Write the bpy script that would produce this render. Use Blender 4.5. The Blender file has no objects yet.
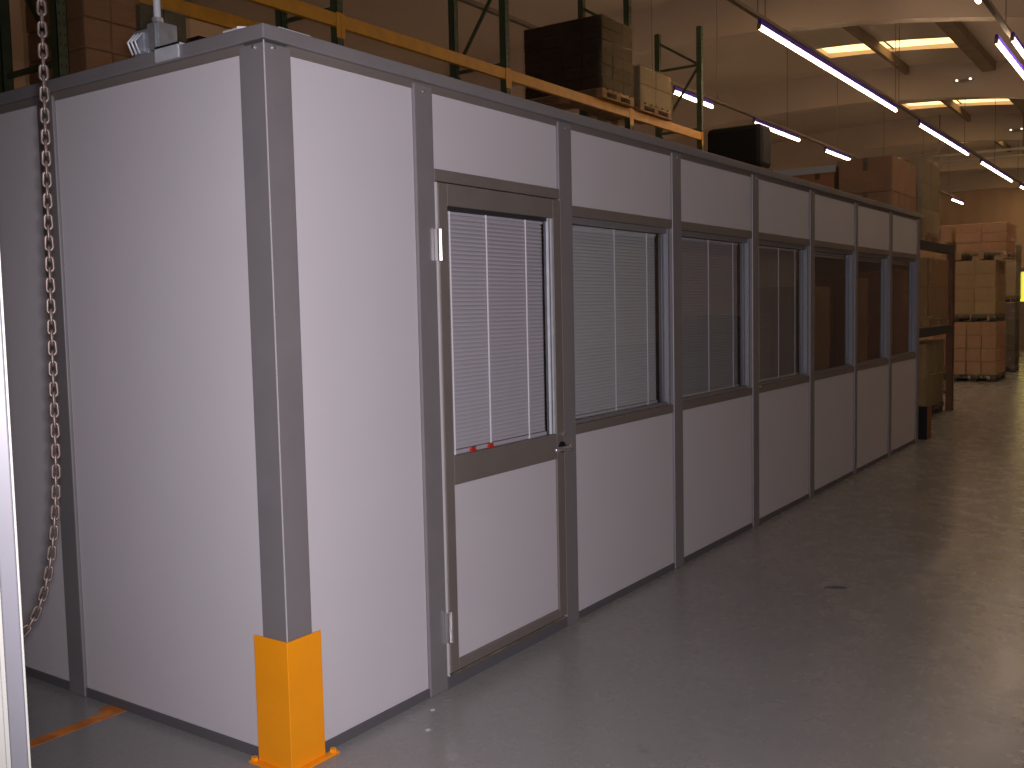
import bpy, bmesh, math, random
from mathutils import Vector, Matrix
random.seed(7)
S = bpy.context.scene
C = S.collection

# ---------------------------------------------------------------- camera
cam_d = bpy.data.cameras.new('camera')
cam = bpy.data.objects.new('camera', cam_d); C.objects.link(cam); S.camera = cam
yaw, pitch, roll = map(math.radians, (34.73656, -4.34806, -1.22983))
fw = Vector((math.cos(yaw)*math.cos(pitch), math.sin(yaw)*math.cos(pitch), math.sin(pitch)))
r0 = Vector((math.sin(yaw), -math.cos(yaw), 0)); u0 = r0.cross(fw)
rt = r0*math.cos(roll)+u0*math.sin(roll); up = -r0*math.sin(roll)+u0*math.cos(roll)
M = Matrix((rt, up, -fw)).transposed().to_4x4()
CAM = Vector((-2.1954, -2.4496, 1.5219))
M.translation = CAM
cam.matrix_world = M
cam_d.sensor_width = 36; cam_d.lens = 987.39/1024*36
cam_d.clip_start = 0.05; cam_d.clip_end = 300

# ---------------------------------------------------------------- world and the big lights
w = bpy.data.worlds.new('world'); S.world = w; w.use_nodes = True
bg = w.node_tree.nodes['Background']
bg.inputs[0].default_value = (1.0, .66, .38, 1); bg.inputs[1].default_value = 0.075
S.view_settings.view_transform = 'Standard'; S.view_settings.look = 'None'
S.view_settings.exposure = 0; S.view_settings.gamma = 1; S.view_settings.use_curve_mapping = False
# the camera's own flash, just above and to the right of the lens
fl = bpy.data.lights.new('camera_flash', 'SPOT'); fl.energy = 440; fl.color = (1.0, .925, .985)
fl.spot_size = math.radians(90); fl.spot_blend = 0.85; fl.shadow_soft_size = 0.03
flo = bpy.data.objects.new('camera_flash', fl); C.objects.link(flo)
Mf = Matrix.Rotation(math.radians(-3.2), 4, 'Z') @ Matrix((rt, up, -fw)).transposed().to_4x4(); Mf.translation = CAM + rt*0.02 + up*0.03
flo.matrix_world = Mf

# ---------------------------------------------------------------- materials
def mat(name, col, rough=.6, metal=0, noise=.0, nscale=8, bump=0, bscale=60, spec=.5, emit=None, es=1, alpha_tr=None, stretch=None):
    m = bpy.data.materials.new(name); m.use_nodes = True
    nt = m.node_tree; b = nt.nodes['Principled BSDF']
    b.inputs['Base Color'].default_value = (*col, 1); b.inputs['Roughness'].default_value = rough
    b.inputs['Metallic'].default_value = metal; b.inputs['Specular IOR Level'].default_value = spec
    tc = nt.nodes.new('ShaderNodeTexCoord'); src = tc.outputs['Object']
    if stretch:
        mp = nt.nodes.new('ShaderNodeMapping'); mp.inputs['Scale'].default_value = stretch
        nt.links.new(src, mp.inputs[0]); src = mp.outputs[0]
    if noise:
        n = nt.nodes.new('ShaderNodeTexNoise'); n.inputs['Scale'].default_value = nscale; n.inputs['Detail'].default_value = 5
        nt.links.new(src, n.inputs['Vector'])
        r = nt.nodes.new('ShaderNodeValToRGB')
        r.color_ramp.elements[0].position = .3; r.color_ramp.elements[1].position = .7
        r.color_ramp.elements[0].color = (*[c*(1-noise) for c in col], 1); r.color_ramp.elements[1].color = (*[min(1, c*(1+noise)) for c in col], 1)
        nt.links.new(n.outputs['Fac'], r.inputs[0]); nt.links.new(r.outputs[0], b.inputs['Base Color'])
    if bump:
        n2 = nt.nodes.new('ShaderNodeTexNoise'); n2.inputs['Scale'].default_value = bscale; n2.inputs['Detail'].default_value = 4
        nt.links.new(src, n2.inputs['Vector'])
        bp = nt.nodes.new('ShaderNodeBump'); bp.inputs['Strength'].default_value = bump; bp.inputs['Distance'].default_value = .01
        nt.links.new(n2.outputs['Fac'], bp.inputs['Height']); nt.links.new(bp.outputs[0], b.inputs['Normal'])
    if emit:
        b.inputs['Emission Color'].default_value = (*emit, 1); b.inputs['Emission Strength'].default_value = es
    return m

def film(name, tint=(.8, .72, .58), body=.03, gloss=.15, rough=.18, bump=1.5, scale=9):
    """stretch film: mostly clear, a little milky, with glossy wrinkles"""
    m = bpy.data.materials.new(name); m.use_nodes = True; nt = m.node_tree; nt.nodes.clear()
    o = nt.nodes.new('ShaderNodeOutputMaterial')
    tr = nt.nodes.new('ShaderNodeBsdfTransparent'); df = nt.nodes.new('ShaderNodeBsdfDiffuse'); gl = nt.nodes.new('ShaderNodeBsdfGlossy')
    df.inputs[0].default_value = (*tint, 1); gl.inputs['Roughness'].default_value = rough; gl.inputs[0].default_value = (*tint, 1)
    tc = nt.nodes.new('ShaderNodeTexCoord'); mp = nt.nodes.new('ShaderNodeMapping'); mp.inputs['Scale'].default_value = (1, 1, 3.5)
    mp.inputs['Rotation'].default_value = (.25, .1, 0)
    n = nt.nodes.new('ShaderNodeTexNoise'); n.inputs['Scale'].default_value = scale; n.inputs['Detail'].default_value = 3; n.inputs['Distortion'].default_value = 1.2
    nt.links.new(tc.outputs['Object'], mp.inputs[0]); nt.links.new(mp.outputs[0], n.inputs['Vector'])
    bp = nt.nodes.new('ShaderNodeBump'); bp.inputs['Strength'].default_value = bump; bp.inputs['Distance'].default_value = .03
    nt.links.new(n.outputs['Fac'], bp.inputs['Height']); nt.links.new(bp.outputs[0], gl.inputs['Normal'])
    a = nt.nodes.new('ShaderNodeMixShader'); a.inputs[0].default_value = body
    nt.links.new(tr.outputs[0], a.inputs[1]); nt.links.new(df.outputs[0], a.inputs[2])
    b = nt.nodes.new('ShaderNodeMixShader'); b.inputs[0].default_value = gloss
    nt.links.new(a.outputs[0], b.inputs[1]); nt.links.new(gl.outputs[0], b.inputs[2]); nt.links.new(b.outputs[0], o.inputs[0])
    return m

def glass_mat(name, tint, refl=1.0):
    m = bpy.data.materials.new(name); m.use_nodes = True; nt = m.node_tree; nt.nodes.clear()
    o = nt.nodes.new('ShaderNodeOutputMaterial'); tr = nt.nodes.new('ShaderNodeBsdfTransparent'); gl = nt.nodes.new('ShaderNodeBsdfGlossy')
    tr.inputs[0].default_value = (*tint, 1); gl.inputs['Roughness'].default_value = .015; gl.inputs[0].default_value = (1, 1, 1, 1)
    fr = nt.nodes.new('ShaderNodeFresnel'); fr.inputs[0].default_value = 1.5
    mu = nt.nodes.new('ShaderNodeMath'); mu.operation = 'MULTIPLY'; mu.inputs[1].default_value = refl; mu.use_clamp = True
    ge = nt.nodes.new('ShaderNodeNewGeometry'); iv = nt.nodes.new('ShaderNodeMath'); iv.operation = 'SUBTRACT'; iv.inputs[0].default_value = 1
    nt.links.new(ge.outputs['Backfacing'], iv.inputs[1]); m0 = nt.nodes.new('ShaderNodeMath'); m0.operation = 'MULTIPLY'
    nt.links.new(fr.outputs[0], m0.inputs[0]); nt.links.new(iv.outputs[0], m0.inputs[1]); nt.links.new(m0.outputs[0], mu.inputs[0])
    a = nt.nodes.new('ShaderNodeMixShader'); nt.links.new(mu.outputs[0], a.inputs[0])
    nt.links.new(tr.outputs[0], a.inputs[1]); nt.links.new(gl.outputs[0], a.inputs[2]); nt.links.new(a.outputs[0], o.inputs[0])
    return m

m_panel = mat('pale_grey_laminate', (.60, .575, .61), .55, noise=.015, nscale=3, bump=.05, bscale=300)
m_frame = mat('grey_anodised_frame', (.228, .214, .222), .42, metal=.15, noise=.05, nscale=6)
m_framed = mat('brownish_grey_frame', (.20, .176, .16), .4, metal=.15, noise=.05, nscale=6)
m_dark = mat('dark_gasket', (.03, .03, .035), .5)
m_base = mat('base_channel', (.11, .105, .115), .5)
m_edge = mat('bright_aluminium_edge', (.75, .72, .74), .35, metal=.3)
m_steel = mat('satin_steel', (.72, .71, .72), .28, metal=.9)
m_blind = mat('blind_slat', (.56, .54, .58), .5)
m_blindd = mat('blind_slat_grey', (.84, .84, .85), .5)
m_blinde = mat('blind_slat_dimmed', (.56, .55, .56), .55)  # same slats, darker: the grazing flash's falloff is put into the colour
m_blindf = mat('blind_slat_dimmest', (.38, .36, .36), .55)  # darker again for the farther windows, weaker flash put into the colour
m_cord = mat('blind_cord', (.80, .78, .82), .6)
m_red = mat('red_clip', (.45, .03, .02), .4)
m_yel = mat('orange_yellow_paint', (.95, .34, .008), .5, spec=.3, noise=.05, nscale=5)
m_rackor = mat('rack_orange_paint', (.72, .33, .02), .45, noise=.12, nscale=7)
m_rackgr = mat('rack_green_paint', (.075, .10, .05), .5, noise=.2, nscale=7)
m_galv = mat('galvanised_steel', (.55, .58, .63), .35, metal=.75, noise=.15, nscale=30)
m_galvl = mat('galvanised_plate', (.66, .68, .74), .45, metal=.3, noise=.1, nscale=20)
m_chain = mat('worn_chain_steel', (.17, .13, .115), .45, metal=.5, noise=.35, nscale=60)
m_white = mat('white_door_paint', (.20, .197, .225), .4, noise=.03, nscale=5)
m_whiteedge = mat('bare_edge', (.50, .50, .46), .4)
m_cart = mat('brown_cardboard', (.42, .215, .10), .8, noise=.12, nscale=3, spec=.15)
m_cart2 = mat('pale_cardboard', (.42, .25, .125), .8, noise=.12, nscale=3, spec=.15)
m_cart3 = mat('dark_cardboard', (.035, .024, .02), .8, noise=.15, nscale=4, spec=.15)
m_cartr = mat('reddish_cardboard', (.42, .19, .09), .8, noise=.1, nscale=3, spec=.15)
m_cartg = mat('greyish_cardboard', (.32, .25, .16), .8, noise=.15, nscale=3, spec=.15)
m_tape = mat('packing_tape', (.16, .09, .045), .35)
m_lab = mat('white_sticker', (.55, .5, .45), .6)
m_wood = mat('pallet_wood', (.36, .21, .10), .8, noise=.25, nscale=5, stretch=(1, 6, 6))
m_woodd = mat('dark_pallet', (.035, .03, .03), .7, noise=.2, nscale=5)
m_film = film('stretch_film')
m_filmd = film('thin_stretch_film', tint=(.8, .66, .42), body=.0, gloss=.13, rough=.25)
m_filmh = film('heavy_stretch_film', tint=(.55, .45, .30), body=.16, gloss=.30, rough=.17, bump=1.6)
m_filmb = film('black_stretch_film', tint=(.02, .02, .022), body=.93, gloss=.03, rough=.35)
m_conc = mat('ceiling_concrete', (.56, .47, .41), .85, noise=.10, nscale=.35, bump=.1, bscale=4)
m_concd = mat('beam_concrete', (.36, .29, .225), .85, noise=.1, nscale=.5)
m_strut = mat('timber_strut', (.20, .14, .09), .8, noise=.15, nscale=2)
m_tube = mat('lamp_tube_glow', (1, 1, 1), .5, emit=(1, .73, .44), es=21)
m_house = mat('violet_fringe_reflector', (.07, .03, .55), .4)  # violet lens fringe along the bright tubes, put into the reflector colour
m_trunk = mat('trunking_brown_grey', (.20, .15, .12), .5)
m_sky = mat('skylight_glow', (.9, .8, .5), .5, emit=(1.0, .64, .25), es=2.6)
m_ywin = mat('yellow_lit_strip_curtain', (.8, .8, .1), .5, emit=(1.0, .95, .12), es=.75)
m_glass = glass_mat('window_glass', (.86, .87, .88), 1.0)
m_glassd = glass_mat('door_glass', (.96, .96, .97), .8)
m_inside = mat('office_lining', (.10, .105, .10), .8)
m_black = mat('black_plastic', (.012, .011, .011), .6, spec=.2)
m_bead = mat('grey_bead', (.24, .24, .28), .4, metal=.2)
m_spot = mat('spot_glow', (1, 1, .9), .5, emit=(1, .95, .7), es=1.6)

def wall_material():
    m = mat('corrugated_cladding', (.80, .60, .44), .7, noise=.06, nscale=.4)
    nt = m.node_tree; b = nt.nodes['Principled BSDF']
    wv = nt.nodes.new('ShaderNodeTexWave'); wv.inputs['Scale'].default_value = .35; wv.bands_direction = 'Y'
    tc = nt.nodes.new('ShaderNodeTexCoord'); nt.links.new(tc.outputs['Object'], wv.inputs[0])
    bp = nt.nodes.new('ShaderNodeBump'); bp.inputs['Distance'].default_value = .05; bp.inputs['Strength'].default_value = .5
    nt.links.new(wv.outputs['Fac'], bp.inputs['Height']); nt.links.new(bp.outputs[0], b.inputs['Normal'])
    return m
m_wall = wall_material()

def floor_material():
    m = bpy.data.materials.new('grey_painted_floor'); m.use_nodes = True; nt = m.node_tree; N = nt.nodes; L = nt.links
    b = N['Principled BSDF']; tc = N.new('ShaderNodeTexCoord')
    n1 = N.new('ShaderNodeTexNoise'); n1.inputs['Scale'].default_value = .8; n1.inputs['Detail'].default_value = 6
    L.new(tc.outputs['Object'], n1.inputs['Vector'])
    r = N.new('ShaderNodeValToRGB'); r.color_ramp.elements[0].position = .3; r.color_ramp.elements[1].position = .72
    r.color_ramp.elements[0].color = (.25, .243, .24, 1); r.color_ramp.elements[1].color = (.30, .29, .287, 1)
    L.new(n1.outputs['Fac'], r.inputs[0])
    # small scuffs
    n2 = N.new('ShaderNodeTexNoise'); n2.inputs['Scale'].default_value = 5; n2.inputs['Detail'].default_value = 8; n2.inputs['Roughness'].default_value = .7
    L.new(tc.outputs['Object'], n2.inputs['Vector'])
    r2 = N.new('ShaderNodeValToRGB'); r2.color_ramp.elements[0].position = .28; r2.color_ramp.elements[0].color = (.62, .6, .58, 1)
    r2.color_ramp.elements[1].position = .38; r2.color_ramp.elements[1].color = (1, 1, 1, 1)
    L.new(n2.outputs['Fac'], r2.inputs[0])
    mx = N.new('ShaderNodeMix'); mx.data_type = 'RGBA'; mx.blend_type = 'MULTIPLY'; mx.inputs[0].default_value = 1
    L.new(r.outputs[0], mx.inputs[6]); L.new(r2.outputs[0], mx.inputs[7])
    # slab joints every 0.75/5 m along X, thin dark lines
    sp = N.new('ShaderNodeSeparateXYZ'); L.new(tc.outputs['Object'], sp.inputs[0])
    last = mx.outputs[2]
    for x0, wd in ((4.1, .006), (4.88, .007), (9.5, .012), (14.2, .012)):
        a = N.new('ShaderNodeMath'); a.operation = 'SUBTRACT'; a.inputs[1].default_value = x0; L.new(sp.outputs[0], a.inputs[0])
        c = N.new('ShaderNodeMath'); c.operation = 'ABSOLUTE'; L.new(a.outputs[0], c.inputs[0])
        d = N.new('ShaderNodeMath'); d.operation = 'LESS_THAN'; d.inputs[1].default_value = wd; L.new(c.outputs[0], d.inputs[0])
        e = N.new('ShaderNodeMath'); e.operation = 'LESS_THAN'; e.inputs[1].default_value = -.95; L.new(sp.outputs[1], e.inputs[0])
        g = N.new('ShaderNodeMath'); g.operation = 'MULTIPLY'; L.new(d.outputs[0], g.inputs[0]); L.new(e.outputs[0], g.inputs[1])
        h = N.new('ShaderNodeMath'); h.operation = 'MULTIPLY'; h.inputs[1].default_value = .5; L.new(g.outputs[0], h.inputs[0])
        m2 = N.new('ShaderNodeMix'); m2.data_type = 'RGBA'; L.new(h.outputs[0], m2.inputs[0]); L.new(last, m2.inputs[6]); m2.inputs[7].default_value = (.05, .045, .04, 1)
        last = m2.outputs[2]
    L.new(last, b.inputs['Base Color'])
    r3 = N.new('ShaderNodeMapRange'); r3.inputs[3].default_value = .20; r3.inputs[4].default_value = .34; L.new(n2.outputs['Fac'], r3.inputs[0])
    L.new(r3.outputs[0], b.inputs['Roughness'])
    bp = N.new('ShaderNodeBump'); bp.inputs['Strength'].default_value = .05; bp.inputs['Distance'].default_value = .01
    n4 = N.new('ShaderNodeTexNoise'); n4.inputs['Scale'].default_value = 9; L.new(tc.outputs['Object'], n4.inputs['Vector'])
    L.new(n4.outputs['Fac'], bp.inputs['Height']); L.new(bp.outputs[0], b.inputs['Normal'])
    b.inputs['Specular IOR Level'].default_value = .6
    return m
m_floor = floor_material()

# ---------------------------------------------------------------- mesh helpers
def pieces(name, m, parent, boxes, bevel=0):
    for b in boxes: o = MB().box(*b).build(name, m, parent, bevel=bevel)
    return o
class MB:
    def __init__(s): s.bm = bmesh.new()
    def box(s, x0, x1, y0, y1, z0, z1):
        v = [s.bm.verts.new(p) for p in ((x0,y0,z0),(x1,y0,z0),(x1,y1,z0),(x0,y1,z0),(x0,y0,z1),(x1,y0,z1),(x1,y1,z1),(x0,y1,z1))]
        for f in ((0,3,2,1),(4,5,6,7),(0,1,5,4),(1,2,6,5),(2,3,7,6),(3,0,4,7)): s.bm.faces.new([v[i] for i in f])
        return s
    def prism(s, pts, a, b, axis='z'):
        """polygon pts swept from a to b along axis"""
        def P(p, t): return {'z': (p[0], p[1], t), 'x': (t, p[0], p[1]), 'y': (p[0], t, p[1])}[axis]
        lo = [s.bm.verts.new(P(p, a)) for p in pts]; hi = [s.bm.verts.new(P(p, b)) for p in pts]; n = len(pts)
        s.bm.faces.new(lo[::-1]); s.bm.faces.new(hi)
        for i in range(n): s.bm.faces.new((lo[i], lo[(i+1) % n], hi[(i+1) % n], hi[i]))
        return s
    def tube(s, pts, r, n=10, closed=False):
        pts = [Vector(p) for p in pts]; rings = []; N = len(pts)
        for i, p in enumerate(pts):
            if closed: t = pts[(i+1) % N]-pts[i-1]
            else: t = pts[min(i+1, N-1)]-pts[max(i-1, 0)]
            t.normalize()
            a = t.orthogonal().normalized() if i == 0 else (prev - t*prev.dot(t)).normalized()
            prev = a; b = t.cross(a)
            rings.append([s.bm.verts.new(p+(a*math.cos(q)+b*math.sin(q))*r) for q in [2*math.pi*k/n for k in range(n)]])
        for i in range(N if closed else N-1):
            A, B = rings[i], rings[(i+1) % N]
            for k in range(n): s.bm.faces.new((A[k], A[(k+1) % n], B[(k+1) % n], B[k]))
        if not closed: s.bm.faces.new(rings[0][::-1]); s.bm.faces.new(rings[-1])
        return s
    def bar(s, a, b, w, h=None):
        a = Vector(a); b = Vector(b); h = h or w; t = (b-a).normalized()
        x = t.cross(Vector((0,0,1))); x = x.normalized() if x.length > 1e-3 else Vector((1,0,0)); y = x.cross(t)
        v = []
        for p in (a, b):
            for sx, sy in ((-1,-1),(1,-1),(1,1),(-1,1)): v.append(s.bm.verts.new(p+x*sx*w/2+y*sy*h/2))
        for f in ((0,3,2,1),(4,5,6,7),(0,1,5,4),(1,2,6,5),(2,3,7,6),(3,0,4,7)): s.bm.faces.new([v[i] for i in f])
        return s
    def build(s, name, m, parent=None, bevel=0, smooth=False, loc=None):
        bmesh.ops.recalc_face_normals(s.bm, faces=s.bm.faces)
        me = bpy.data.meshes.new(name); s.bm.to_mesh(me); s.bm.free(); me.materials.append(m)
        o = bpy.data.objects.new(name, me); C.objects.link(o)
        if parent: o.parent = parent; 
        if loc: o.location = loc
        if bevel:
            md = o.modifiers.new('bevel', 'BEVEL'); md.width = bevel; md.segments = 2; md.limit_method = 'ANGLE'
        if smooth:
            for p in me.polygons: p.use_smooth = True
        return o

def tag(o, label, cat, group=None, kind=None):
    o['label'] = label; o['category'] = cat
    if group: o['group'] = group
    if kind: o['kind'] = kind
    return o
def struct(o): o['kind'] = 'structure'; return o
def empty(name, loc=(0,0,0), rz=0):
    o = bpy.data.objects.new(name, None); C.objects.link(o); o.location = loc; o.rotation_euler = (0,0,rz); return o
def copy_tree(o, parent=None):
    c = o.copy(); C.objects.link(c); c.parent = parent
    for ch in list(o.children): copy_tree(ch, c)
    return c

# ---------------------------------------------------------------- the hall: floor, ceiling, girders, walls
X_END = 64
struct(MB().box(-9, X_END+.3, -16, 14.3, -.2, 0).build('floor', m_floor))
struct(MB().box(X_END, X_END+.3, -16, 14, 0, 8.6).build('wall_far', m_wall))
struct(MB().box(-9, X_END+.3, 14, 14.3, 0, 8.3).build('wall_left', m_wall))
struct(MB().box(-9, X_END+.3, -16.3, -16, 0, 8).build('wall_right', m_wall))
struct(MB().box(-9.3, -9, -16, 14, 0, 8.6).build('wall_rear', m_wall))
BAYS = [18.3+9.2*i for i in range(-2, 6)]
# ceiling slabs with one skylight opening per bay
def vault(y): return max(7.3, 8.18-.0145*(y-7.0)**2)
cm = MB()
def slab(x0, x1, y0, y1):
    n_ = max(2, int((y1-y0)/.75)); ys = [y0+(y1-y0)*q/n_ for q in range(n_+1)]
    cm.prism([(y, vault(y)) for y in ys]+[(y, vault(y)+.25) for y in ys[::-1]], x0, x1, 'x')
prev = -9
for bx in BAYS:
    s0, s1 = bx+6.0, bx+7.2
    if s0 > X_END: break
    if bx < 9: continue
    slab(prev, s0, -16, 14); slab(s0, s1, -16, 2.6); slab(s0, s1, 6.0, 14); prev = s1
slab(prev, X_END, -16, 14)
struct(cm.build('ceiling', m_conc))
n = 0
for bx in BAYS:
    if bx+7.3 > X_END or bx < 9: continue
    n += 1
    e = struct(empty('window_%d' % n, (bx+6.6, 4.3, 8.19))); e.rotation_euler = (math.atan((vault(6)-vault(2.6))/3.4), 0, 0)
    MB().box(-.59, .59, -1.69, -.02, -.02, .02).build('skylight_pane', m_sky, e)
    MB().box(-.59, .59, .02, 1.69, -.02, .02).build('skylight_pane', m_sky, e)
    MB().box(-.59, .59, -.02, .02, -.05, .05).build('glazing_bar', m_strut, e)
def arch(y): return max(6.2, 7.27-.0145*(y-7.0)**2)
for i, bx in enumerate(BAYS):
    ys = [-16+k*.5 for k in range(61)]
    pts = [(y, arch(y)) for y in ys]+[(y, vault(y)+.02) for y in ys[::-1]]
    struct(MB().prism(pts, bx, bx+.35, 'x').build('trim_%d' % (i+1), m_conc))
k = len(BAYS)
for i, bx in enumerate(BAYS):
    for y, wd in ((4.4, .11), (2.3, .32)):
        k += 1
        if bx+9.2 > X_END: continue
        struct(MB().box(bx+.36, bx+9.19, y-wd/2, y+wd/2, vault(y)-.24, vault(y)-.012).build('trim_%d' % k, m_strut))
# yellow lit strip curtain in the far aisle
e = struct(empty('window_%d' % (n+1), (30, 1.2, 0)))
sm = MB()
for j in range(9): sm.box(-.01+.012*(j % 2), .0+.012*(j % 2), -.45+j*.12, -.45+j*.12+.13, 1.42, 2.28)
sm.build('strip_curtain', m_ywin, e)
pieces('window_frame', m_trunk, e, [(-.05, .06, -.55, -.46, 0, 2.4), (-.05, .06, .66, .75, 0, 2.4), (-.05, .06, -.55, .75, 2.28, 2.4), (-.03, .04, -.46, .66, 0, 1.42)], 0)

# two bright pipes crossing the hall
e = tag(empty('overhead_pipe_run', (36.3, 2, 6.62)), 'pair of pale pipes crossing the hall high under the third girder', 'pipe')
MB().tube([(0, -9, .0), (0, 4.1, .06)], .045).build('pipe', m_galvl, e, smooth=True)
MB().tube([(0, -9, -.22), (0, 3.4, -.17)], .03).build('pipe', m_galvl, e, smooth=True)
for y in (-8, -4, .6, 3.3): MB().box(-.02, .02, y-.02, y+.02, -.2, vault(y+2)-6.62).build('hanger', m_trunk, e)

# ---------------------------------------------------------------- fluorescent lamp rows
ZL = 5.6
def ceiling_lamp(x0, x1, y, label):
    e = tag(empty('ceiling_lamp', ((x0+x1)/2, y, ZL)), label, 'ceiling lamp', 'fluorescent lamps hung in rows under the ceiling')
    h = (x1-x0)/2
    MB().tube([(-h, 0, 0), (h, 0, 0)], .030, 10).build('lamp_tube', m_tube, e, smooth=True)
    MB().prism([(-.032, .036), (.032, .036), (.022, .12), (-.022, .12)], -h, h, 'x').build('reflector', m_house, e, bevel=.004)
    pieces('end_cap', m_trunk, e, [(-h-.02, -h, -.03, .03, -.03, .05), (h, h+.02, -.03, .03, -.03, .05)], 0)
    return e
def trunk(y, x0, x1, wires, label):
    e = tag(empty('lighting_rail', (x0, y, ZL+.15)), label, 'lighting rail', 'lighting rails hung under the ceiling')
    MB().box(0, x1-x0, -.035, .035, -.025, .03).build('rail', m_trunk, e)
    for wx in wires:
        top = vault(y)+.01 - (ZL+.15)
        MB().tube([(wx-x0, 0, .04), (wx-x0, 0, top)], .008, 6).build('suspension_wire', m_trunk, e)
Y1, Y2, Y3 = 5.90, 2.98, .12
trunk(Y1, 3, 42, (8, 14.6, 17.6, 21.9, 26, 31, 36.5, 41), 'thin brown lighting rail running above the racking behind the office')
trunk(Y2, 6, 58, (9.5, 12.2, 12.5, 20.3, 20.6, 28, 33, 38, 44, 51), 'brown lighting rail of the middle lamp row over the aisle')
trunk(Y3, 9, 58, (13, 13.4, 15.3, 23, 30, 38, 47, 55), 'dark lighting rail in the upper right corner of the view')
k = 1.172; B = lambda X: -2.195+(X+2.195)*k
for a, b, l in ((12.9, 14.46, 'short bright lamp seen past the rack upright behind the wrapped boxes'),
                (16.47, 19.1, 'lamp in the left row, above the black wrapped load'),
                (20.95, 22.9, 'small lamp in the left row just above the brown carton stacks'),
                (35.19, 37.2, 'tiny far lamp of the left row beside the wrapped shelf load')):
    ceiling_lamp(B(a), B(b), Y1, l)
for a, b, l in ((10.14, 17.04, 'longest bright lamp of the middle row, nearest the camera'),
                (18.9, 23.97, 'second lamp of the middle row, right after the longest one'),
                (25.74, 30.88, 'third lamp of the middle row from the camera'),
                (32.57, 38, 'fourth lamp of the middle row, at the right edge of view'),
                (40, 45.5, 'fifth lamp of the middle row, unseen, added beyond the right edge of view'), (47, 52, 'last lamp of the middle row, unseen, added near the far wall')):  # last two lie out of view, added to brighten the far wall
    ceiling_lamp(B(a), B(b), Y2, l)
ceiling_lamp(B(12.9), B(16.8), Y3-.07, 'left tube of the twin lamps at the upper right edge')
ceiling_lamp(B(12.9), B(16.8), Y3+.16, 'right tube of the twin lamps at the upper right edge')
trunk(-2.75, 3, 58, (6, 14, 22, 30, 38, 46, 54), 'lighting rail of the added lamp row on the right, outside the view')
for a, b, l in ((5, 12, 'nearest lamp of the added unseen right hand row'), (13.5, 20.5, 'second lamp of the added unseen right hand row'), (22, 29, 'third lamp of the added unseen right hand row'), (30.5, 37.5, 'fourth lamp of the added unseen right hand row'), (40, 47, 'fifth lamp of the added unseen right hand row'), (49, 56, 'last lamp of the added unseen right hand row')):
    ceiling_lamp(a, b, -2.75, l)  # whole row is unseen, added to light the office front and far wall
ceiling_lamp(B(8.2), B(10.75), Y3, 'lamp cut off by the top edge near the upper right corner')
# small twin spots on the girders
for (x, y, z, l) in ((27.45, 2.95, 7.45, 'pair of tiny lit spots on the second girder'), (36.6, 2.9, 7.35, 'cluster of tiny lit spots on the third girder')):
    e = tag(empty('emergency_light', (x, y, z)), l, 'light')
    MB().box(-.06, 0, -.28, .2, -.015, .03).build('bracket', m_trunk, e)
    for dy in (-.22, .12, ): MB().tube([(-.2, dy, 0), (-.1, dy, .01)], .03, 8).build('spot_lamp', m_spot, e)

# ---------------------------------------------------------------- the partition office
office = tag(empty('modular_office', (0,0,0)), 'long single storey office of pale grey panels in grey metal framing, standing on the floor', 'office')
H0, H1 = .035, 2.36
LX, WY = 9.02, 3.75
POST = [(.721, .828), (1.743, 1.858), (2.95, 3.065), (4.174, 4.285), (5.373, 5.479), (6.592, 6.668), (7.77, 7.86)]
DOOR = (.828, 1.743)
def panel(x0, x1, z0, z1, y=0.004, th=.04): return MB().box(x0, x1, y, y+th, z0, z1).build('wall_panel', m_panel, office, bevel=.002)
def upright(x0, x1):
    o = MB().box(x0, x1, -.009, .062, 0, H1+.02).build('frame_post', m_frame, office, bevel=.004)
    s_ = MB()
    cx = (x0+x1)/2
    s_.tube([(cx, -.013, H1-.005), (cx, -.008, H1-.005)], .006, 8); s_.build('screw', m_steel, o)
for a, b in POST: upright(a, b)
# end post at the far corner
upright(LX-.1, LX-.0)
# front: corner panel, transom over the door, window bays
CP = .101
panel(CP, POST[0][0], H0, H1)
panel(DOOR[0], DOOR[1], 2.072, H1)
bays = [(POST[i][1], POST[i+1][0]) for i in range(1, 6)]+[(POST[6][1], LX-.1)]
# windows ---------------------------------------------------
def slats(mb, x0, x1, z0, z1, y, pitch=.0172, wd=.0215, tilt=62):
    t = math.radians(tilt); dy = math.cos(t)*wd/2; dz = math.sin(t)*wd/2; z = z0+pitch/2; n = 0
    while z < z1:
        prof = [(-1, 0), (-.5, .0022), (0, .003), (.5, .0022), (1, 0)]
        lo = [mb.bm.verts.new((x0, y+q*dy-h*math.sin(t), z-q*dz*-1+h*math.cos(t)*0)) for q, h in prof]
        hi = [mb.bm.verts.new((x1, y+q*dy-h*math.sin(t), z-q*dz*-1+h*math.cos(t)*0)) for q, h in prof]
        for i in range(4): mb.bm.faces.new((lo[i], lo[i+1], hi[i+1], hi[i]))
        z += pitch
def blind(parent, x0, x1, z0, z1, y, m, cords, tilt=62, drop=None):
    zb = z0 if drop is None else drop
    b = MB(); slats(b, x0, x1, zb+.02, z1-.012, y, tilt=tilt)
    o = b.build('blind', m, parent)
    c = MB()
    for cx in cords:
        c.tube([(cx, y-.016, zb), (cx, y-.016, z1)], .0035, 6)
    c.build('blind_cord', m_cord, parent)
    pieces('blind_rail', m_blind if m is m_blind else m_blindd, parent, [(x0, x1, y-.013, y+.013, zb-.001, zb+.016), (x0, x1, y-.012, y+.02, z1-.012, z1)], .002)
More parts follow.
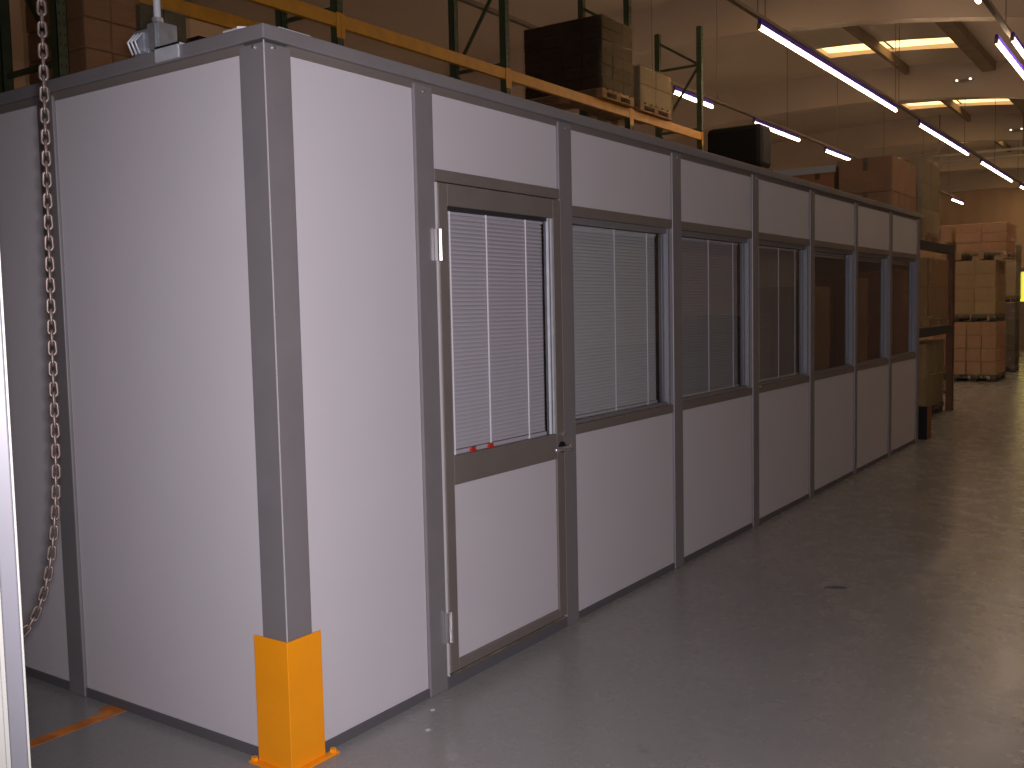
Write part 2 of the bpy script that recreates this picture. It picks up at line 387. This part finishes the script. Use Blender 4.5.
for i, (a, b) in enumerate(bays):
    panel(a, b, H0, .91); panel(a, b, 2.005, H1)
    wd = empty('window', (0,0,0)); wd.parent = office
    # outer rails and the recessed inner frame with its pale jambs
    pieces('window_rail', m_framed, wd, [(a, b, -.004, .06, .91, .958), (a, b, -.004, .06, 1.955, 2.005)], .003)
    pieces('window_frame', m_frame, wd, [(a, a+.028, .012, .055, .958, 1.955), (b-.028, b, .012, .055, .958, 1.955), (a+.028, b-.028, .016, .055, 1.925, 1.955), (a+.028, b-.028, .016, .055, .958, .975)], .002)
    pieces('glazing_bead', m_bead, wd, [(b-.036, b-.029, .006, .030, .975, 1.925), (a+.029, a+.036, .02, .036, .975, 1.925)], 0)
    MB().box(a+.02, b-.02, .036, .042, .965, 1.945).build('pane', m_glass, wd)
    w_ = b-a
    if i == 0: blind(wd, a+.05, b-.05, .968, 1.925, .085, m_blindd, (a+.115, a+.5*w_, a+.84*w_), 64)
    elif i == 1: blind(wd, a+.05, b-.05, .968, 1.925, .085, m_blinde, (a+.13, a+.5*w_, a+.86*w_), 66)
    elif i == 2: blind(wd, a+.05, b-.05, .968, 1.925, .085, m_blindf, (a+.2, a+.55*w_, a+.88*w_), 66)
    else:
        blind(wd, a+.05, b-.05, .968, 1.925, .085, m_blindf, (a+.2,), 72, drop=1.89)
# door ------------------------------------------------------
dr = empty('door', (0,0,0)); dr.parent = office
D0, D1 = .838, 1.735
struct_y = -.012
MB().box(DOOR[0]+.001, DOOR[1]-.001, -.010, .062, 2.024, 2.071).build('door_head', m_framed, dr, bevel=.003)
pieces('door_stile_frame', m_framed, dr, [(D0, .894, -.018, .03, .062, 2.018), (1.670, D1, -.018, .03, .062, 2.018), (.894, 1.670, -.018, .03, 1.932, 2.018), (.894, 1.670, -.018, .03, .82, .937), (.894, 1.670, -.018, .03, .062, .104)], .003)
MB().box(.894, 1.670, -.008, .02, .104, .82).build('door_panel', m_panel, dr, bevel=.002)
MB().box(DOOR[0]+.003, D0-.001, -.013, .03, .05, 2.02).build('gasket', m_edge, dr)
MB().box(D1+.001, DOOR[1]-.0015, -.0135, .03, .05, 2.02).build('gasket', m_edge, dr)
MB().box(DOOR[0], DOOR[1], -.012, .06, 0, .052).build('threshold', m_base, dr)
MB().box(D0+.01, D1-.01, -.020, -.0185, .054, .061).build('brass_sweep', mat('brass', (.24, .18, .11), .55, metal=.3, noise=.5, nscale=25), dr)
MB().box(.894, 1.650, .0, .005, .937, 1.932).build('pane', m_glassd, dr)
# pale glazing strips standing off the right side of the door glass
pieces('glazing_strip', m_galvl, dr, [(1.634, 1.642, -.012, .0, .94, 1.93), (1.658, 1.668, -.014, .02, .94, 1.93)], 0)
pieces('dark_seal', m_dark, dr, [(1.643, 1.657, -.006, .02, .94, 1.93), (.905, 1.65, -.006, -.001, 1.915, 1.932), (1.6685,1.6695,-.01,.02,.937,1.932)], 0)
blind(dr, .902, 1.625, .938, 1.915, .022, m_blind, (.932, 1.18, 1.475), 63)
for cx in (1.035, 1.16): MB().box(cx-.013, cx+.013, -.012, -.001, .942, .958).box(cx-.016, cx-.006, -.014, -.001, .938, .947).box(cx+.006, cx+.016, -.014, -.001, .938, .947).build('red_clip', m_red, dr)
for z in (1.777, .255):
    MB().box(DOOR[0]-.012, DOOR[0]+.003, -.026, -.010, z-.062, z+.062).tube([(DOOR[0]+.010, -.026, z-.062), (DOOR[0]+.010, -.026, z+.062)], .009, 12).build('hinge', m_steel, dr, bevel=.001)
hx = 1.708
MB().tube([(hx, -.018, .872), (hx, -.026, .872)], .026, 20).tube([(hx, -.026, .872), (hx, -.062, .872)], .011, 12).build('handle_rose', m_black, dr, smooth=False)
MB().tube([(hx, -.062, .872), (hx-.02, -.066, .872), (hx-.128, -.064, .876)], .0105, 12).tube([(hx, -.07, .872), (hx, -.05, .872)], .014, 14).build('door_handle', m_steel, dr, smooth=True)
MB().tube([(hx+.018, -.0185, .93), (hx+.018, -.03, .93)], .009, 14).build('lock_cylinder', m_steel, dr)

# left side: corner panel and the ones beyond
LPOST = [(1.191, 1.300), (2.40, 2.51)]
def lpanel(y0, y1): MB().box(.004, .044, y0, y1, H0, H1).build('wall_panel', m_panel, office, bevel=.002)
lpanel(CP+.006, LPOST[0][0]); lpanel(LPOST[0][1], LPOST[1][0]); lpanel(LPOST[1][1], WY-.11)
for a, b in LPOST: MB().box(-.009, .062, a, b, 0, H1+.02).build('frame_post', m_frame, office, bevel=.004)
MB().box(-.009, .1, WY-.11, WY, 0, H1+.02).build('frame_post', m_frame, office, bevel=.004)
# corner post: L shaped folded profile
cpst = MB().prism([(-.012, -.012), (CP, -.012), (CP, .05), (.05, .05), (.05, CP+.006), (-.012, CP+.006)], 0, H1+.02, 'z').build('corner_post', m_frame, office, bevel=.004)
MB().tube([(.028, -.018, 2.368), (.028, -.011, 2.368)], .006, 8).tube([(-.018, .033, 2.368), (-.011, .033, 2.368)], .006, 8).build('screw', m_steel, cpst)
MB().box(-.0135, -.0105, -.0135, -.0105, .0, 2.385).build('edge_bead', m_edge, cpst)
# base channel, top rail and the overhanging cap
pieces('base_channel', m_base, office, [(CP, LX, -.002, .07, 0, H0), (-.002, .07, CP, WY, 0, H0)], 0)
pieces('top_rail', m_framed, office, [(CP, LX, .0, .06, H1, 2.39), (.0, .06, CP, WY, H1, 2.39)], 0)
MB().prism([(-.022, -.022), (LX+.01, -.022), (LX+.01, .09), (.09, .09), (.09, WY), (-.022, WY)], 2.388, 2.434, 'z').build('cap_channel', m_frame, office, bevel=.004)
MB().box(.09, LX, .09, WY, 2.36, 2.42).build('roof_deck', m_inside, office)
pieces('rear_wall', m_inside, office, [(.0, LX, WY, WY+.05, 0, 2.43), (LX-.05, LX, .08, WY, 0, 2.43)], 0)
MB().box(.06, .20, -.005, .02, 2.434, 2.441).build('roof_strip', m_edge, office)
rs = MB().bar((-.01, .09, 2.440), (.35, .42, 2.452), .03, .006); rs.build('roof_strip', m_galvl, office)
MB().bar((-.01, .10, 2.436), (-.01, .17, 2.436), .02, .006).build('roof_strip', m_edge, office)

# ---------------------------------------------------------------- things at the office corner
g = tag(empty('corner_guard', (0,0,0)), 'bright orange-yellow steel angle guard around the foot of the office corner post', 'corner guard')
o_, i_ = -.026, -.018
MB().prism([(o_, o_), (.128, o_), (.128, i_), (i_, i_), (i_, .137), (o_, .137)], .008, .445, 'z').build('angle_plate', m_yel, g, bevel=.002)
MB().prism([(-.045, -.045), (.175, -.045), (.175, -.019), (-.019, -.019), (-.019, .165), (-.045, .165)], 0, .008, 'z').build('foot_flange', m_yel, g)
for bx_, by_ in ((.158, -.032), (-.032, .15)): MB().tube([(bx_, by_, .008), (bx_, by_, .02)], .012, 6).build('anchor_bolt', m_yel, g)

# junction box with conduit
jb = tag(empty('junction_box', (.0, .56, 2.434)), 'galvanised electrical junction box with conduit on the top of the left office wall', 'junction box')
MB().box(-.02, .06, -.055, .0, .006, .10).build('box_body', m_galv, jb, bevel=.004)
MB().box(-.028, -.02, -.05, -.004, .012, .094).build('cover', m_galv, jb, bevel=.003)
MB().box(-.02, .05, .004, .085, .0, .085).box(-.026, -.019, .02, .07, .008, .075).build('knockout_box', m_galv, jb, bevel=.006)
MB().tube([(.02, -.002, .09), (.02, -.002, 1.6)], .0125, 14).build('conduit', m_galvl, jb, smooth=True)
MB().tube([(.02, -.002, .10), (.02, -.002, .125)], .02, 8).tube([(.02, -.002, .085), (.02, -.002, .10)], .024, 6).build('connector', m_galv, jb)
MB().box(-.030, -.023, -.17, -.045, -.042, .008).box(-.030, -.0, -.17, -.045, .001, .008).build('bracket', m_galvl, jb)
cb = MB()
for s_ in (0, 1, 2): cb.tube([(-.03, .02+.02*s_, .07), (-.05, .035+.02*s_, .04), (-.035, .03+.02*s_, .0)], .004, 6)
cb.build('cable', m_galvl, jb, smooth=True)

# ---------------------------------------------------------------- hanging chain and door guide at the left
ch = tag(empty('hoist_chain', (-.88, -.205, 0)), 'rusty steel hand chain hanging in a loop before the left office wall', 'chain')
PITCH = .0248
def path():
    # right strand straight down, then a tight bend to the left strand hidden by the door guide
    P = [Vector((-.845, -.226, 3.3)), Vector((-.884, -.205, 1.33)), Vector((-.889, -.202, 1.13)), Vector((-.903, -.194, .97)), Vector((-.928, -.180, .85)), Vector((-.965, -.159, .775)),
         Vector((-1.01, -.135, .76)), Vector((-1.05, -.112, .80)), Vector((-1.07, -.10, .95)), Vector((-1.08, -.095, 1.4))]
    return P
P = path(); seg = []; pos = []
def catmull(P, n=60):
    out = []
    Q = [P[0]*2-P[1]]+P+[P[-1]*2-P[-2]]
    for i in range(1, len(Q)-2):
        for k_ in range(n):
            t = k_/n; a, b, c, d = Q[i-1], Q[i], Q[i+1], Q[i+2]
            out.append(.5*((2*b)+(c-a)*t+(2*a-5*b+4*c-d)*t*t+(3*b-a-3*c+d)*t**3))
    out.append(P[-1]); return out
line = [P[0].lerp(P[1], q/400) for q in range(400)]+catmull(P[1:])
acc = 0; last = line[0]; nxt = 0
for q in line[1:]:
    d = (q-last).length
    while acc+d >= nxt:
        t = (nxt-acc)/d; pos.append(last.lerp(q, t)); nxt += PITCH
    acc += d; last = q
L_, W_, R_ = .0173, .0082, .0035
ov = []
for k_ in range(16):
    a = 2*math.pi*k_/16; x = W_*math.cos(a); z = W_*math.sin(a)+(L_-W_)*(1 if math.sin(a) >= 0 else -1)
    ov.append((x, 0, z))
link0 = MB().tube(ov, R_, 8, closed=True).build('link', m_chain, ch, smooth=True)
first = True; cnt = 0
for i in range(len(pos)-1):
    a, b = pos[i], pos[i+1]
    if a.z > 2.55 and a.x > -.95: continue
    if cnt > 99: break
    lk = link0 if first else link0.copy()
    if not first: C.objects.link(lk); lk.parent = ch
    first = False; cnt += 1
    t = (b-a).normalized()
    side = Vector((.82, -.57, 0)); x = (side-t*side.dot(t)).normalized(); y = t.cross(x)
    if i % 2: x, y = y, -x
    Rm = Matrix((x, y, t)).transposed().to_4x4(); Rm.translation = (a+b)/2-Vector((-.88, -.205, 0))
    lk.matrix_local = Rm
topx = [p for p in pos if p.z > 2.5][-1]-Vector((-.88, -.205, 0))
MB().tube([topx, Vector((-.845+.88, -.226+.205, 4.2))], .0055, 6).tube([Vector((-1.08+.88, -.095+.205, 1.35)), Vector((-1.02+.88, -.11+.205, 4.2))], .0055, 6).build('upper_strand', m_chain, ch)

dg = tag(empty('door_guide', (-1.44, -1.04, 0)), 'pale grey painted steel door guide standing close at the left edge of the view', 'door guide')
# local axes: across the view (a) and away from the camera (b)
dg.rotation_euler = (0, 0, math.radians(-28.5))
MB().box(-.026, -.0035, 0, .07, 0, 4.2).build('channel', m_white, dg, bevel=.002)
MB().box(-.0034, -.0, -.006, .05, 0, 4.2).build('edge_lip', m_whiteedge, dg, bevel=.001)
MB().box(-.032, -.026, -.008, .06, 0, 4.2).build('inner_lip', m_whiteedge, dg, bevel=.001)
MB().box(-.24, -.032, -.004, .06, 0, 4.2).build('wall_plate', m_whiteedge, dg, bevel=.002)

# orange floor line and scraps
lm = MB().prism([(-2.6, .925), (-.003, .925), (-.003, 1.03), (-.06, 1.03), (-.06, .985), (-2.6, .985)], 0, .0015, 'z')
tag(lm.build('floor_marking', mat('worn_orange_floor_paint', (.62, .20, .03), .55, noise=.35, nscale=14)), 'worn orange line painted on the floor, meeting the left office wall', 'floor marking')
tag(MB().prism([(2.99, -.855), (3.0, -.885), (3.035, -.945), (3.05, -.955), (3.04, -.90), (3.01, -.86)], 0, .006, 'z').build('wood_splinter', m_dark, None), 'small dark splinter lying alone in the middle of the grey floor', 'debris')
for (x, y, l) in ((.47, -.19, 'tiny white paper scrap on the floor left of the door'), (.62, -.09, 'tiny white paper scrap on the floor nearest the door post')):
    b_ = MB().prism([(x, y), (x+.016, y-.006), (x+.02, y+.006), (x+.006, y+.01)], 0, .003, 'z').build('paper_scrap', m_edge); tag(b_, l, 'debris')

# ---------------------------------------------------------------- pallet racks
def rack(name, label, y0, y1, xs, height, levels, pw=.085, beam_h=.13, tabs=True, front_only=None, mats=(m_rackgr, m_rackor)):
    e = tag(empty(name, (xs[0], y0, 0)), label, 'pallet rack')
    X0 = xs[0]; mg, mo = mats; D = y1-y0
    for x in xs:
        fr = empty('upright_frame', (x-X0, 0, 0)); fr.parent = e
        for yy in (0, D-pw):
            p = MB(); p.box(-pw/2, pw/2, yy, yy+.006, 0, height).box(-pw/2, -pw/2+.006, yy, yy+pw, 0, height).box(pw/2-.006, pw/2, yy, yy+pw, 0, height).box(-pw/2-.03, pw/2+.03, yy-.02 if yy else 0, yy+pw+.02, 0, .01)
            p.build('post', mg, fr)
        q = MB(); z = .25; s = 0
        while z < height-.1:
            q.bar((0, pw*.6, z), (0, D-pw*.6, z), .025, .04)
            z2 = min(z+1.05, height-.15)
            if z2 > z+.3: q.bar((0, pw*.6, z if s else z2), (0, D-pw*.6, z2 if s else z), .025, .04)
            z += 1.05; s ^= 1
        q.build('brace', mg, fr)
        # punched holes: small dark teardrops on the front face
        h = MB(); z = 2.3
        while z < min(height, 6):
            h.box(-.026, -.012, -.0015, 0, z, z+.022).box(.012, .026, -.0015, 0, z, z+.022); z += .075
        h.build('punched_holes', m_dark, fr)
    for i in range(len(xs)-1):
        a, b = xs[i]-X0+pw/2, xs[i+1]-X0-pw/2
        for z in levels:
            for yy in (-.004, D-.046):
                o = MB().box(a, b, yy, yy+.05, z-beam_h, z).build('beam', mo, e, bevel=.004)
                if tabs: pieces('beam_connector', mo, o, [(a-.04, a+.015, yy-.008, yy-.004, z-beam_h-.10, z+.01), (b-.015, b+.04, yy-.008, yy-.004, z-beam_h-.10, z+.01)], 0)
    return e
rack('pallet_rack', 'tall green and orange pallet rack standing behind the office', 4.4, 5.25, [-.85, 2.03, 4.91, 7.74, 10.88, 13.42], 6.12, [1.5, 2.95, 4.385])

# ---------------------------------------------------------------- pallets and loads
def pallet_mb(sx, sy, h=.13):
    p = MB(); n_ = 6
    for i in range(n_):
        x = i*(sx-.1)/(n_-1); p.box(x, x+.1, 0, sy, h-.02, h)
    for y in (0, sy/2-.05, sy-.1):
        p.box(0, sx, y, y+.1, h-.04, h-.02)
        for x in (0, sx/2-.06, sx-.12): p.box(x, x+.12, y, y+.1, .02, h-.04)
        p.box(0, sx, y, y+.1, 0, .02)
    return p
def load(x, y, z, sx, sy, h, nx, ny, nz, label, mc=None, wrap=None, rz=0, mp=None, jitter=.006, group=None, shrink=.0, tape=True, stickers=0, topsheet=False):
    mc = mc or m_cart; mp = mp or m_wood
    e = tag(empty('pallet_load', (x, y, z), rz), label, 'pallet load', group)
    pallet_mb(sx, sy).build('pallet', mp, e)
    cx, cy, cz = sx/nx, sy/ny, h/nz
    g_ = .006
    cb = MB().box(g_, cx-g_, g_, cy-g_, .002, cz-.004).build('carton', mc, e, bevel=min(.008, cx/20), loc=(0, 0, .13))
    if tape and cx > .2:
        pieces('tape', m_tape, cb, [(g_*.7, cx/2-.03+.06, cy/2-.028, cy/2+.028, cz-.0035, cz-.002), (g_*.6, g_, cy/2-.028, cy/2+.028, cz*.62, cz-.002), (cx/2-.028, cx/2+.028, g_*.6, g_, cz*.62, cz-.002)], 0)
    protos = cb; used = False
    for k_ in range(nz):
        for i in range(nx):
            for j in range(ny):
                if 0 < i < nx-1 and 0 < j < ny-1 and k_ < nz-1: continue
                if i > 0 and j > 0 and k_ < nz-1 : 
                    continue      # far sides of the stack are closed by the outer rows only
                c = cb if not used else copy_tree(cb, e); used = True
                c.location = (i*cx+random.uniform(-1, 1)*jitter, j*cy+random.uniform(-1, 1)*jitter, .13+k_*cz)
    MB().box(cx, sx-.012, cy, sy-.012, .131, .13+h-cz).build('inner_cartons', mc, e) if (nx > 1 and ny > 1 and nz > 1) else None
    if wrap:
        wm = MB(); N = 14; per = []
        off = .014
        loop = []
        for t in range(N): loop.append((-off+(sx+2*off)*t/N, -off))
        for t in range(N): loop.append((sx+off, -off+(sy+2*off)*t/N))
        for t in range(N): loop.append((sx+off-(sx+2*off)*t/N, sy+off))
        for t in range(N): loop.append((-off, sy+off-(sy+2*off)*t/N))
        Z = 16; rows = []
        for k_ in range(Z+1):
            zz = .06+(h+.075)*k_/Z
            rows.append([wm.bm.verts.new((px+random.uniform(-1, 1)*.006, py+random.uniform(-1, 1)*.006, zz)) for px, py in loop])
        n_ = len(loop)
        for k_ in range(Z):
            for t in range(n_): wm.bm.faces.new((rows[k_][t], rows[k_][(t+1) % n_], rows[k_+1][(t+1) % n_], rows[k_+1][t]))
        wm.build('stretch_film', wrap, e, smooth=True)
    if topsheet:
        MB().box(-.02, sx+.02, -.02, sy+.02, .13+h+.002, .13+h+.012).box(-.022, -.018, -.02, sy+.02, .13+h-.07, .13+h+.01).build('top_sheet', m_lab, e)
    for q in range(stickers):
        MB().box(-.012, -.008, sy*(.22+.4*q), sy*(.22+.4*q)+.14, .13+h*.3, .13+h*.3+.1).build('sticker', m_lab, e)
    return e
# on the rack behind the office
load(9.86, 4.30, 4.386, .92, 1.28, .985, 3, 4, 6, 'tall dark carton stack in clear film high on the rack beams', m_cart3, m_filmd, tape=False)
load(11.02, 4.32, 4.386, 1.05, 1.0, .52, 2, 2, 2, 'lower film wrapped load on the rack, right of the tall dark stack', m_cartg, m_filmh, tape=False)
load(2.22, 4.42, 2.951, .46, .8, 1.15, 2, 2, 5, 'brown film wrapped carton load in the rack behind the junction box', m_cart, m_film, tape=False)
load(3.28, 4.45, 2.951, .55, .75, .78, 2, 2, 3, 'dark carton load low in the rack behind the near office corner', m_cart3, None, mp=m_woodd, tape=False)
load(2.74, 4.46, 2.951, .44, .7, .92, 2, 2, 4, 'greenish dark load between the brown load and the dark load in the rack', mat('dark_olive_carton', (.10, .10, .06), .7, noise=.3, nscale=6), m_film, mp=m_woodd, tape=False)
load(-.3, 4.45, 2.951, 1.0, .75, 1.0, 3, 2, 4, 'dark film wrapped load in the leftmost rack bay', m_cart3, m_film, mp=m_woodd, tape=False)
# black covered load on its own low rack further on
rack('pallet_rack', 'low rack beyond the tall one carrying the black covered load', 3.65, 4.85, [14.3, 15.5], 3.75, [1.9, 3.76], pw=.08)
bl = tag(empty('covered_load', (14.42, 3.76, 3.763)), 'black plastic covered load standing beyond the end of the orange rack beams', 'covered load')
bm_ = MB(); sx, sy, hh = .55, 1.02, .86
cv = bm_.box(0, sx, 0, sy, .11, hh).build('black_cover', m_black, bl, bevel=.09)
pallet_mb(sx, sy, .11).build('pallet', m_woodd, bl)

# rack at the far end of the office with its loads
rackb = rack('pallet_rack', 'rack with dark beams beyond the far end of the office', .27, 1.9, [9.40, 12.35], 2.3, [1.18, 2.24], pw=.09, beam_h=.11, tabs=False, mats=(mat('rust_red_post', (.16, .07, .03), .6, noise=.2, nscale=6), m_woodd))
G = 'loads on the rack beyond the office'
load(9.62, .42, 2.241, 1.15, .62, .80, 2, 1, 2, 'brown carton load at the aisle corner of the upper rack shelf, top level', m_cart, m_film, group=G)
load(9.62, 1.08, 2.241, 1.15, .80, .74, 2, 2, 2, 'carton load with a white top sheet, left of the corner load on the upper shelf', m_cartr, None, group=G, topsheet=True, stickers=1)
load(10.85, .36, 2.241, .95, 1.2, .90, 2, 3, 3, 'film wrapped carton load behind the corner load on the upper shelf', m_cartg, m_filmh, group=G)
load(9.72, .29, 1.181, 1.1, 1.3, .72, 2, 3, 2, 'dim carton load on the middle shelf right past the office', m_cartg, m_filmh, group=G)
load(10.98, .32, 1.181, 1.28, 1.3, .74, 3, 3, 2, 'reddish carton load further along the middle rack shelf', m_cart, m_filmh, group=G)
load(9.80, .31, 0, 1.1, 1.3, .85, 2, 3, 2, 'film wrapped load on the floor just past the office end', m_cartg, m_film, group=G, mp=m_woodd)
load(11.12, .38, 0, 1.12, 1.3, .85, 3, 3, 2, 'second wrapped floor load in the rack, behind the first', m_cartg, m_filmh, group=G, mp=m_woodd)

pp_ = tag(empty('post_protector', (9.2, -.06, 0)), 'low black and rust-red post protector on the floor at the far office corner', 'post protector')
MB().box(0, .012, 0, .12, 0, .36).build('black_plate', m_black, pp_)
MB().box(0, .16, -.012, 0, 0, .36).build('rust_plate', mat('rust_orange_paint', (.22, .075, .02), .6), pp_)

# stacked pallet loads further down the aisle
G = 'stacked pallet loads down the aisle'
load(17.6, .53, 0, 1.1, .76, .97, 3, 3, 4, 'lowest of the three loads stacked in the aisle, on a dark pallet', m_cart, m_film, group=G, mp=m_woodd, tape=False)
load(17.62, .56, 1.111, 1.1, .71, .98, 3, 2, 4, 'middle of the three loads stacked in the aisle, tightly wrapped', m_cart2, m_filmh, group=G, mp=m_woodd, tape=False)
load(17.6, .38, 2.244, 1.1, .86, .52, 3, 2, 3, 'top of the three loads stacked in the aisle', m_cartr, m_film, group=G, tape=False)
load(17.9, 1.36, 0, 1.1, .6, 1.25, 2, 2, 3, 'lower load of the pair left of the triple stack', m_cartr, m_film, group=G, mp=m_woodd, tape=False)
load(17.9, 1.36, 1.386, 1.1, .6, 1.4, 2, 2, 4, 'upper wrapped load of the pair left of the triple stack', m_cartr, m_filmh, group=G, tape=False)
load(20.4, .60, 0, .6, .45, 1.30, 2, 2, 4, 'dark lower load right behind the triple stack', m_cart3, m_film, group=G, mp=m_woodd, tape=False)
load(20.4, .60, 1.441, .6, .48, 1.05, 2, 2, 3, 'grey wrapped upper load right behind the triple stack', m_cartg, m_filmh, group=G, mp=m_woodd, tape=False)
load(23.0, 2.7, 0, 1.1, 1.1, 1.5, 3, 2, 4, 'far load standing on the floor behind the dark wrapped load', m_cart, m_film, group=G, mp=m_woodd, tape=False)
# loads across the aisle, seen as reflections in the office windows
G = 'loads across the aisle mirrored in the windows'
for i, (x, y, h, mc, l) in enumerate(((19.0, -4.6, 1.9, m_cart, 'load across the aisle mirrored in the fourth window'), (16.6, -4.7, 1.7, m_cart2, 'load across the aisle mirrored in the fifth window'),
                                 (22.5, -4.4, 2.1, m_cartr, 'load across the aisle mirrored in the sixth window'), (13.8, -5.0, 1.2, m_cartg, 'low load across the aisle mirrored in the third window'))):
    load(x, y, 0, 1.1, 1.2, h, 3, 3, 4, l, mc, m_film, group=G, tape=False)
